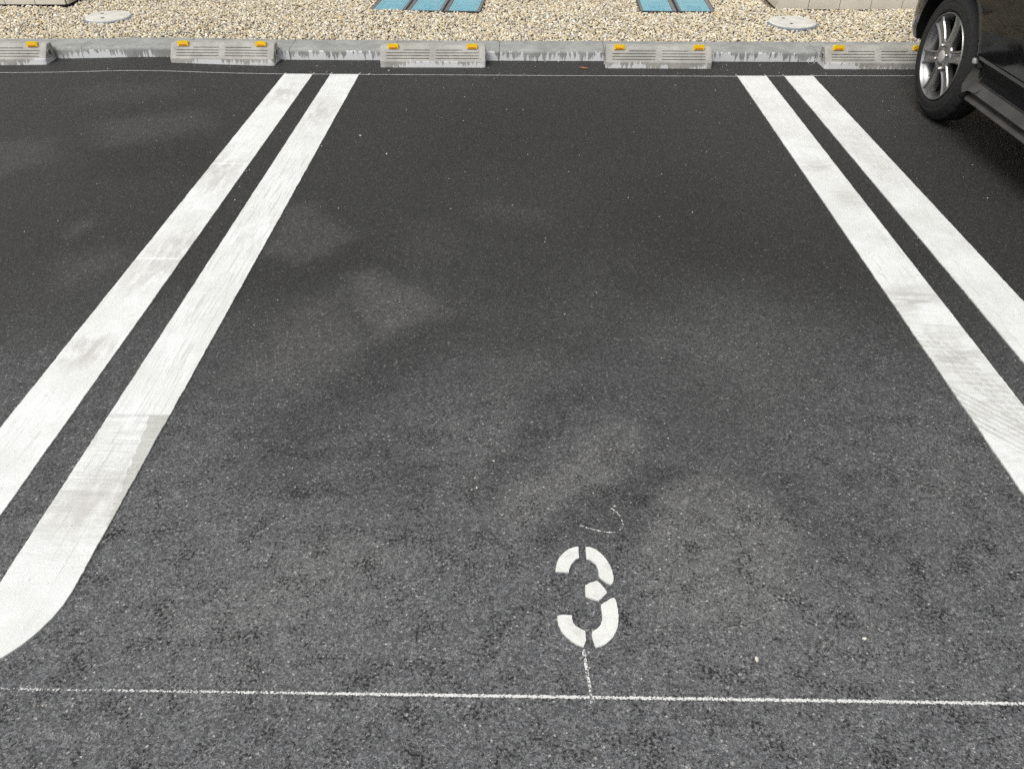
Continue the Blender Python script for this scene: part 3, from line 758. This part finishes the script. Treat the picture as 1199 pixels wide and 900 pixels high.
for k, (x, s) in enumerate(((-1.457, 1), (-1.30, 1), (-1.2015, 1), (-1.043, 1), (-.99, 1), (1.042, -1), (1.2, -1), (1.3, -1), (1.458, -1))):
    tag(chalk('chalk_tick', [(x - .002 * s, -.012 if k == 4 else .004), (x + .004 * s, .030 if k != 4 else .022)], .005, M['chalk_back'],
          ('short chalk tick where the far left edge of the left double line begins', 'short chalk tick at the inner edge of the first left stripe', 'short chalk tick at the inner edge of the second left stripe',
           'short chalk tick where the right edge of the left double line begins', 'lone chalk tick on the back line just inside the empty bay', 'short chalk tick where the left edge of the right double line begins',
           'short chalk tick at the inner edge of the first right stripe', 'short chalk tick at the inner edge of the second right stripe', 'short chalk tick where the far right edge of the right double line begins')[k], cat='chalk mark'), group='chalk ticks on the back line')

# loose grit and a scrap of leaf
bm = bmesh.new()
chips = [(-.879, -.923, .006), (-.727, -1.135, .005), (-.228, -3.154, .0038), (-.192, -3.062, .003), (.324, -3.594, .0045), (.544, -3.546, .004)]
for k in range(46):
    x = rnd.uniform(-3.2, 2.2); chips.append((x, rnd.choice((rnd.uniform(.02, .26), rnd.uniform(.2, .275))), rnd.uniform(.0012, .0042)))
for k in range(420):
    x = rnd.uniform(-2.6, 2.6); y = rnd.uniform(-4.0, .2)
    chips.append((x, y, rnd.uniform(.0007, .0019) * (1.0 if y < -2 else 1.4)))
for x, y, r in chips:
    q = bmesh.ops.create_icosphere(bm, subdivisions=1, radius=r)
    sx, sy = rnd.uniform(.8, 1.5), rnd.uniform(.6, 1.1); a = rnd.uniform(0, 3.1)
    for v in q['verts']:
        p = v.co * (1 + .35 * rnd.uniform(-1, 1)); p = Vector((p.x * sx, p.y * sy, p.z * .7)); p.rotate(Matrix.Rotation(a, 3, 'Z'))
        v.co = p + Vector((x, y, gz(x, y) + r * .5 + .001))
tag(from_bm('grit', bm, M['grit'], weld=False), 'pale specks of loose grit scattered over the asphalt', 'grit', kind='stuff')
bm = bmesh.new()
lp = [(-.028, .002), (-.015, .010), (.002, .008), (.012, .002), (.026, -.006), (.024, -.012), (.008, -.010), (-.008, -.004)]
for z in (.0, .0016): [bm.verts.new((x, y, z + .006 + .16 * abs(x) + (.4 * y * y))) for x, y in lp]
bm.verts.ensure_lookup_table(); n = len(lp)
bm.faces.new(bm.verts[n:2 * n]); bm.faces.new(bm.verts[n - 1::-1] if False else [bm.verts[i] for i in range(n - 1, -1, -1)])
for i in range(n): bm.faces.new((bm.verts[i], bm.verts[(i + 1) % n], bm.verts[n + (i + 1) % n], bm.verts[n + i]))
lf = from_bm('dry_leaf', bm, M['leaf'], loc=(.205, .120, 0.0)); tag(lf, 'small reddish dry leaf scrap on the asphalt left of the right wheel stop', 'leaf')

# ------------------------------------------------------------------ black car
CX, Y0, Y1 = 2.522, -0.085, -3.48        # centre line, tail, nose
ZH, RT = 0.280, 0.2795                   # hub height, tyre radius
AX = (-0.631, -3.02)                     # axles
def lerp_tab(t, tab):
    if t <= tab[0][0]: return tab[0][1]
    for (a, p), (b2, q) in zip(tab, tab[1:]):
        if t <= b2:
            k = (t - a) / (b2 - a); k = k * k * (3 - 2 * k) * .5 + k * .5
            return p + (q - p) * k
    return tab[-1][1]
def ztop(y):
    return lerp_tab(-y, [(.085, .98), (.12, 1.12), (.20, 1.46), (.32, 1.60), (.8, 1.66), (1.6, 1.68), (2.2, 1.65), (2.45, 1.57), (2.62, 1.40), (2.80, 1.18), (2.93, 1.03), (3.2, .97), (3.38, .90), (3.45, .78), (3.48, .62)])
def hwid(y, z, shell=False):
    w_ = lerp_tab(z, [(.18, .705), (.24, .722), (.34, .731), (.5, .7365), (.72, .7365), (.90, .722), (1.0, .708), (1.25, .665), (1.45, .620), (1.6, .575), (1.7, .54)])
    if shell and AX[1] + .33 < y < AX[0] - .31: w_ -= .040 * max(0, min(1, (.44 - z) / .07))
    d = Y0 - y - (.0 if z < .5 else min(.05, (z - .5) * .1))
    r_ = .23
    if d < r_: w_ -= .20 * (1 - math.sqrt(max(0, 1 - (1 - max(d, 0) / r_) ** 2)))
    e = y - Y1; r_ = .55
    if e < r_: w_ -= .26 * (1 - math.sqrt(max(0, 1 - (1 - max(e, 0) / r_) ** 2)))
    return w_
def make_car():
    root = empty('car', (CX, (Y0 + Y1) / 2, 0))
    tag(root, 'black glossy compact car with grey six-spoke alloy wheels parked in the right bay', 'car')
    oy = (Y0 + Y1) / 2
    # shell
    bm = bmesh.new()
    ys = [Y0 - .001, Y0 - .006, Y0 - .016, Y0 - .03, Y0 - .05, Y0 - .075, Y0 - .105, Y0 - .14, Y0 - .19, Y0 - .25] + [Y0 - .25 - .065 * i for i in range(1, 46)]
    ys = [y for y in ys if y > Y1 + .12] + [Y1 + .10, Y1 + .07, Y1 + .045, Y1 + .025, Y1 + .01, Y1 + .001]
    rings = []
    for y in ys:
        zt = ztop(y); zb = .205 + .068 * max(0, min(1, 1 - (Y0 - y - .25) / .15)) + max(0, .05 * (1 - (y - Y1) / .2)); half = []
        n = 22; zs = [zb + (zt - .09 - zb) * i / n for i in range(n + 1)]
        half.append((0, zb)); half.append((hwid(y, zb, True) - .06, zb))
        for z in zs: half.append((hwid(y, z, True) - (.012 if z == zb else 0), z + (.006 if z == zb else 0)))
        xw = hwid(y, zt - .09)
        for k in range(1, 9):
            a = math.pi / 2 * k / 8; half.append((xw - .20 * (1 - math.cos(a)), zt - .09 + .075 * math.sin(a)))
        half.append((xw * .35, zt - .004)); half.append((0, zt))
        rings.append([(p[0], y - oy, p[1]) for p in half] + [(-p[0], y - oy, p[1]) for p in half[-2:0:-1]])
    loft(bm, rings)
    body = from_bm('body', bm, [M['car'], M['liner']], root, smooth=True)
    # wheel arches cut from the shell
    cb = bmesh.new()
    for ay in AX:
        for s in (-1, 1):
            q = bmesh.ops.create_cone(cb, cap_ends=True, segments=64, radius1=.318, radius2=.318, depth=.34)
            for v in q['verts']: v.co = Vector((v.co.z + s * .68, v.co.y + ay - oy, v.co.x + ZH + .008))
    bmesh.ops.recalc_face_normals(cb, faces=cb.faces)
    for f in cb.faces: f.material_index = 1
    cme = bpy.data.meshes.new('arch_cut'); cb.to_mesh(cme); cb.free()
    cme.materials.append(M['car']); cme.materials.append(M['liner'])
    co2 = bpy.data.objects.new('arch_cut', cme); C.objects.link(co2); co2.location = root.location
    bpy.context.view_layer.update()
    md = body.modifiers.new('b', 'BOOLEAN'); md.operation = 'DIFFERENCE'; md.object = co2; md.solver = 'EXACT'
    dg = bpy.context.evaluated_depsgraph_get(); nm = bpy.data.meshes.new_from_object(body.evaluated_get(dg))
    body.modifiers.clear(); old = body.data; body.data = nm; bpy.data.meshes.remove(old); nm.name = 'body'
    bpy.data.objects.remove(co2); bpy.data.meshes.remove(cme)
    try:
        nm.set_sharp_from_angle(angle=R(32))
    except Exception: pass
    # panels following the shell
    def side_panel(name, s, rows, mat, off, parent, ncol=26, skirt=.005):
        """rows: list of (z, y_from, y_to); grid laid on the body side"""
        bm = bmesh.new(); g = []
        for z, a, b2 in rows:
            g.append([(s * (hwid(a + (b2 - a) * i / ncol, z) + off), a + (b2 - a) * i / ncol - oy, z) for i in range(ncol + 1)])
        V = [[bm.verts.new(p) for p in r] for r in g]
        for a, b2 in zip(V, V[1:]):
            for i in range(ncol): bm.faces.new((a[i], a[i + 1], b2[i + 1], b2[i]))
        # rounded-over rim
        rim = V[0] + [r[-1] for r in V[1:]] + V[-1][::-1][1:] + [r[0] for r in V[::-1]][1:-1]
        nr_ = len(rim); ar = sum(rim[i].co.y * rim[(i + 1) % nr_].co.z - rim[(i + 1) % nr_].co.y * rim[i].co.z for i in range(nr_))
        prev = rim
        for ow, dp in ((.0016, .0006), (.0030, .0022), (.0034, skirt)):
            ring = []
            for i, v in enumerate(rim):
                t = rim[(i + 1) % nr_].co - rim[i - 1].co; l_ = math.hypot(t.y, t.z) or 1; sg = 1 if ar > 0 else -1
                ring.append(bm.verts.new((v.co.x - s * dp, v.co.y + sg * t.z / l_ * ow, v.co.z - sg * t.y / l_ * ow)))
            for i in range(nr_):
                j = (i + 1) % nr_; bm.faces.new((prev[i], ring[i], ring[j], prev[j]))
            prev = ring
        o = from_bm(name, bm, mat, parent, smooth=True)
        try: o.data.set_sharp_from_angle(angle=R(40))
        except Exception: pass
        return o
    def arch_y(z, ay, front):
        """door edge that runs round the wheel arch"""
        dz = z - ZH; r_ = .342
        if abs(dz) < r_: return math.sqrt(r_ * r_ - dz * dz)
        return 0
    zsd = [.366 + (.93 - .366) * i / 24 for i in range(25)]
    for s in (-1, 1):
        rows = []
        for z in zsd:
            yr = min(AX[0] - arch_y(z, AX[0], 0) * 1.0, -.735) if z < .62 else -.735
            rows.append((z, yr, -1.705))
        d = side_panel('rear_door', s, rows, M['car'], .0060, root, skirt=.0085)
        bm = bmesh.new(); box(bm, s * .739 if s > 0 else -.760, .760 if s > 0 else -.739, -1.05 - oy, -.88 - oy, .80, .828, .006); from_bm('handle', bm, M['car'], d)
        rows = [(z, -1.711, max(AX[1] + arch_y(z, AX[1], 1) + .0, -2.62) if z < .62 else -2.66 + (z - .62) * .1) for z in zsd]
        d = side_panel('front_door', s, rows, M['car'], .0060, root, skirt=.0085)
        bm = bmesh.new(); box(bm, s * .739 if s > 0 else -.760, .760 if s > 0 else -.739, -1.98 - oy, -1.81 - oy, .80, .828, .006); from_bm('handle', bm, M['car'], d)
        zw = [.965 + .47 * i / 10 for i in range(11)]
        side_panel('side_window', s, [(z, -.78, -1.64) for z in zw], M['car_glass'], .003, root)
        side_panel('side_window', s, [(z, -1.74, -2.62 + (z - .965) * .42) for z in zw], M['car_glass'], .003, root)
        side_panel('side_window', s, [(z, -.36 - (z - .965) * .1, -.70) for z in zw], M['car_glass'], .003, root)
        side_panel('tail_light', s, [(.62 + .28 * i / 6, -.12, -.23) for i in range(7)], M['red_lens'], .004, root, ncol=6)
        side_panel('headlight', s, [(.66 + .14 * i / 5, -3.20 - .02 * i, -3.40) for i in range(6)], M['lens'], .004, root, ncol=10)
        # small oval marker in the rear bumper corner
        bm = bmesh.new(); q = bmesh.ops.create_uvsphere(bm, u_segments=16, v_segments=8, radius=1.0)
        yy, zz = -.262, .345
        for v in q['verts']: v.co = Vector((s * (hwid(yy + v.co.y * .016, zz) - .001) + v.co.x * .004, yy + v.co.y * .016 - oy, zz + v.co.z * .024))
        from_bm('bumper_marker', bm, M['grey_lens'], root, smooth=True)
        # side skirt
        PR = [(-.006, .3655), (-.014, .362), (-.026, .308), (-.027, .296), (-.0190, .2850), (-.0125, .2830), (-.0120, .2795), (.0135, .2515), (.0160, .2490), (.0165, .2460), (.002, .2420), (-.006, .238), (-.006, .2350), (-.004, .2330), (.0175, .2140), (.0190, .2090), (.014, .2035), (-.03, .199)]
        bm = bmesh.new(); rings = []
        for y, sc in [(-.988, .55), (-.994, .8), (-1.004, 1.0)] + [(-1.03 - .06 * i, 1.0) for i in range(27)] + [(-2.66, 1.0), (-2.675, .8)]:
            rr = [(s * (.7345 + (o_ + .03) * sc - .03), y - oy, .235 + (z - .235) * (sc if z < .29 else 1)) for o_, z in PR]
            rr += [(s * .66, y - oy, .199), (s * .66, y - oy, .3655)]
            rings.append(rr)
        loft(bm, rings)
        inn = [(-.962, .318), (-.972, .304), (-.985, .292), (-1.003, .286), (-1.032, .2845), (-1.07, .2845)]
        oi = (-.030, -.024, -.020, -.0205, -.0205, -.0205); oo = (-.018, -.004, .012, .020, .0185, .0155)
        out = [(-.925, .316), (-.929, .285), (-.937, .250), (-.968, .225), (-1.010, .2465), (-1.07, .2535)]
        V1 = [bm.verts.new((s * (.7355 + oi[k]), y - oy, z)) for k, (y, z) in enumerate(inn)]; V2 = [bm.verts.new((s * (.7355 + oo[k]), y - oy, z)) for k, (y, z) in enumerate(out)]
        V3 = [bm.verts.new((s * .69, y - oy, z)) for y, z in out]; V4 = [bm.verts.new((s * .69, y - oy, z)) for y, z in inn]
        for k in range(5):
            bm.faces.new((V1[k], V1[k + 1], V2[k + 1], V2[k])); bm.faces.new((V2[k], V2[k + 1], V3[k + 1], V3[k])); bm.faces.new((V4[k], V4[k + 1], V1[k + 1], V1[k]))
        bm.faces.new((V1[0], V2[0], V3[0], V4[0]))
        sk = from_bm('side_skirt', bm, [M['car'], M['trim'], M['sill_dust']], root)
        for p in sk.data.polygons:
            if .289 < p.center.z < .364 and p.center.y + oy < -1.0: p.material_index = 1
            elif p.normal.z > .28 and p.center.z < .32: p.material_index = 2  # upward faces get the painted-in sky sheen
        bm = bmesh.new(); box(bm, s * .722 if s > 0 else -.742, .742 if s > 0 else -.722, -.962 - oy, -.938 - oy, .340, .362, .006)
        from_bm('clip', bm, M['grey_lens'], sk)
        # mirror
        bm = bmesh.new(); box(bm, s * .74 if s > 0 else -.92, .92 if s > 0 else -.74, -2.56 - oy, -2.46 - oy, .98, 1.13, .03); mr = from_bm('door_mirror', bm, M['car'], root, smooth=True)
        bm = bmesh.new(); box(bm, s * .765 if s > 0 else -.90, .90 if s > 0 else -.765, -2.461 - oy, -2.457 - oy, 1.0, 1.11); from_bm('mirror_glass', bm, M['chrome'], mr)
    # windscreen, rear window, grille, plates
    def top_panel(name, ya, yb, wa, wb, mat, off):
        bm = bmesh.new(); V = []
        for i in range(13):
            t = i / 12; y = ya + (yb - ya) * t; hw_ = wa + (wb - wa) * t
            V.append([bm.verts.new((hw_ * (2 * k / 12 - 1), y - oy - .004, ztop(y) + off - .004 * abs(2 * k / 12 - 1))) for k in range(13)])
        for a, b2 in zip(V, V[1:]):
            for k in range(12): bm.faces.new((a[k], a[k + 1], b2[k + 1], b2[k]))
        bmesh.ops.solidify(bm, geom=bm.faces[:], thickness=.003)
        return from_bm(name, bm, mat, root, smooth=True)
    top_panel('windscreen', -2.47, -2.90, .44, .54, M['car_glass'], .007)
    bm = bmesh.new(); box(bm, -.5, .5, .004 + Y0 - oy, .012 + Y0 - oy, .95, 1.0, .003); from_bm('rear_spoiler_trim', bm, M['trim'], root)
    top_panel('rear_window', -.105, -.215, .50, .44, M['car_glass'], .007)
    bm = bmesh.new()
    for k in range(4): box(bm, -.42, .42, Y1 - oy - .008, Y1 - oy + .01, .40 + .05 * k, .425 + .05 * k, .004)
    from_bm('grille', bm, M['trim'], root)
    for yy, z in ((Y1 - .014, .33), (Y0 + .008, .62)):
        bm = bmesh.new(); box(bm, -.165, .165, yy - oy - .004, yy - oy + .004, z - .0825 * 1, z + .0825, .003); from_bm('number_plate', bm, M['plate'], root)
    # wheels ------------------------------------------------------------
    wh = empty('wheel', parent=root)
    # tyre, outer face towards -x (local), hub face at x = 0
    bm = bmesh.new(); n = 120
    prof = [(.020, .186), (.006, .192), (.0015, .200), (.001, .215), (.003, .228), (.002, .236), (.006, .246), (.014, .258), (.021, .2665), (.028, .2735), (.035, .2765), (.048, .2775),
            (.0485, .271), (.0545, .271), (.055, .278), (.075, .2790), (.0755, .272), (.0825, .272), (.083, .279), (.103, .278), (.1035, .271), (.1095, .271), (.110, .2775), (.124, .2755), (.135, .268), (.148, .250), (.156, .225), (.150, .195), (.140, .186)]
    def tread(i, k):
        r = prof[k][1]
        if 8 <= k <= 11 or 22 <= k <= 24: return (0, -.0045 if i % 4 == 0 else 0)
        if 14 <= k <= 15 or 18 <= k <= 19: return (0, -.004 if (i + k) % 6 == 0 else 0)
        return (0, 0)
    lathe_x(bm, prof, n, tread); from_bm('tyre', bm, M['rubber'], wh, smooth=False)
    # rim lip and barrel
    bm = bmesh.new()
    lathe_x(bm, [(.022, .188), (.004, .1875), (.0005, .1858), (.001, .183), (.008, .180), (.014, .176), (.022, .170), (.06, .163), (.12, .160), (.14, .168), (.141, .188)], 96)
    rimo = from_bm('rim', bm, M['barrel'], wh, smooth=True)
    try: rimo.data.set_sharp_from_angle(angle=R(50))
    except Exception: pass
    bm = bmesh.new(); lathe_x(bm, [(.012, .040), (.008, .052), (.009, .060), (.016, .068), (.040, .070), (.041, .001)], 48)
    lathe_x(bm, [(.009, .001), (.009, .028), (.013, .041)], 48); from_bm('hub', bm, M['alloy'], rimo, smooth=True)
    for k in range(6):
        a = R(14 + 60 * k); bm = bmesh.new(); rings = []
        for t in [i / 10 for i in range(11)]:
            r = .050 + t * .133
            hw2 = .0250 + .0065 * t ** 2 + .006 * max(0, t - .8) / .2 + .004 * max(0, .2 - t) / .2
            x0 = .010 + .009 * math.sin(math.pi * min(1, t * 1.0)) * .6 - .006 * t
            sec = [(-hw2, x0 + .030), (-hw2 * 1.02, x0 + .006), (-hw2 * .92, x0 + .0005), (-hw2 * .72, x0), (-hw2 * .52, x0 + .006), (0, x0 + .0075), (hw2 * .52, x0 + .006), (hw2 * .72, x0), (hw2 * .92, x0 + .0005), (hw2 * 1.02, x0 + .006), (hw2, x0 + .030)]
            rr = []
            for w2, x in sec:
                # outward-looking wheel: +y local is the car's tail; angles counted from -y upwards
                rr.append((x, -(math.cos(a) * r - math.sin(a) * w2), math.sin(a) * r + math.cos(a) * w2))
            rings.append(rr)
        loft(bm, rings); o = from_bm('spoke', bm, M['alloy'], rimo)
    bm = bmesh.new(); lathe_x(bm, [(.001, .0005), (.0015, .017), (.003, .0245), (.006, .027), (.014, .028)], 40); from_bm('centre_cap', bm, M['cap'], wh, smooth=True)
    for k in range(4):
        a = R(22 + 90 * k); bm = bmesh.new(); lathe_x(bm, [(-.002, .0005), (-.001, .005), (.003, .0075), (.014, .0085)], 6)
        from_bm('lug_nut', bm, M['chrome'], wh, (0, -math.cos(a) * .050, math.sin(a) * .050))
    bm = bmesh.new(); lathe_x(bm, [(-.002, .0005), (-.002, .003), (.02, .0032)], 10); from_bm('valve', bm, M['drum'], wh, (.022, .086, -.110))
    bm = bmesh.new(); lathe_x(bm, [(.070, .0005), (.068, .085), (.075, .112), (.10, .115), (.14, .115)], 48); from_bm('brake_drum', bm, M['drum'], wh, smooth=True)
    first = True
    for ay in AX:
        for s in (-1, 1):
            q = wh if first else copy_tree(wh, root); first = False
            q.location = (s * .727, ay - oy, ZH); q.rotation_euler = (0, 0, 0 if s < 0 else math.pi)
    bm = bmesh.new(); box(bm, -.60, .60, AX[1] - oy - .2, AX[0] - oy + .3, .215, .235); from_bm('floor_pan', bm, M['liner'], root)
make_car()
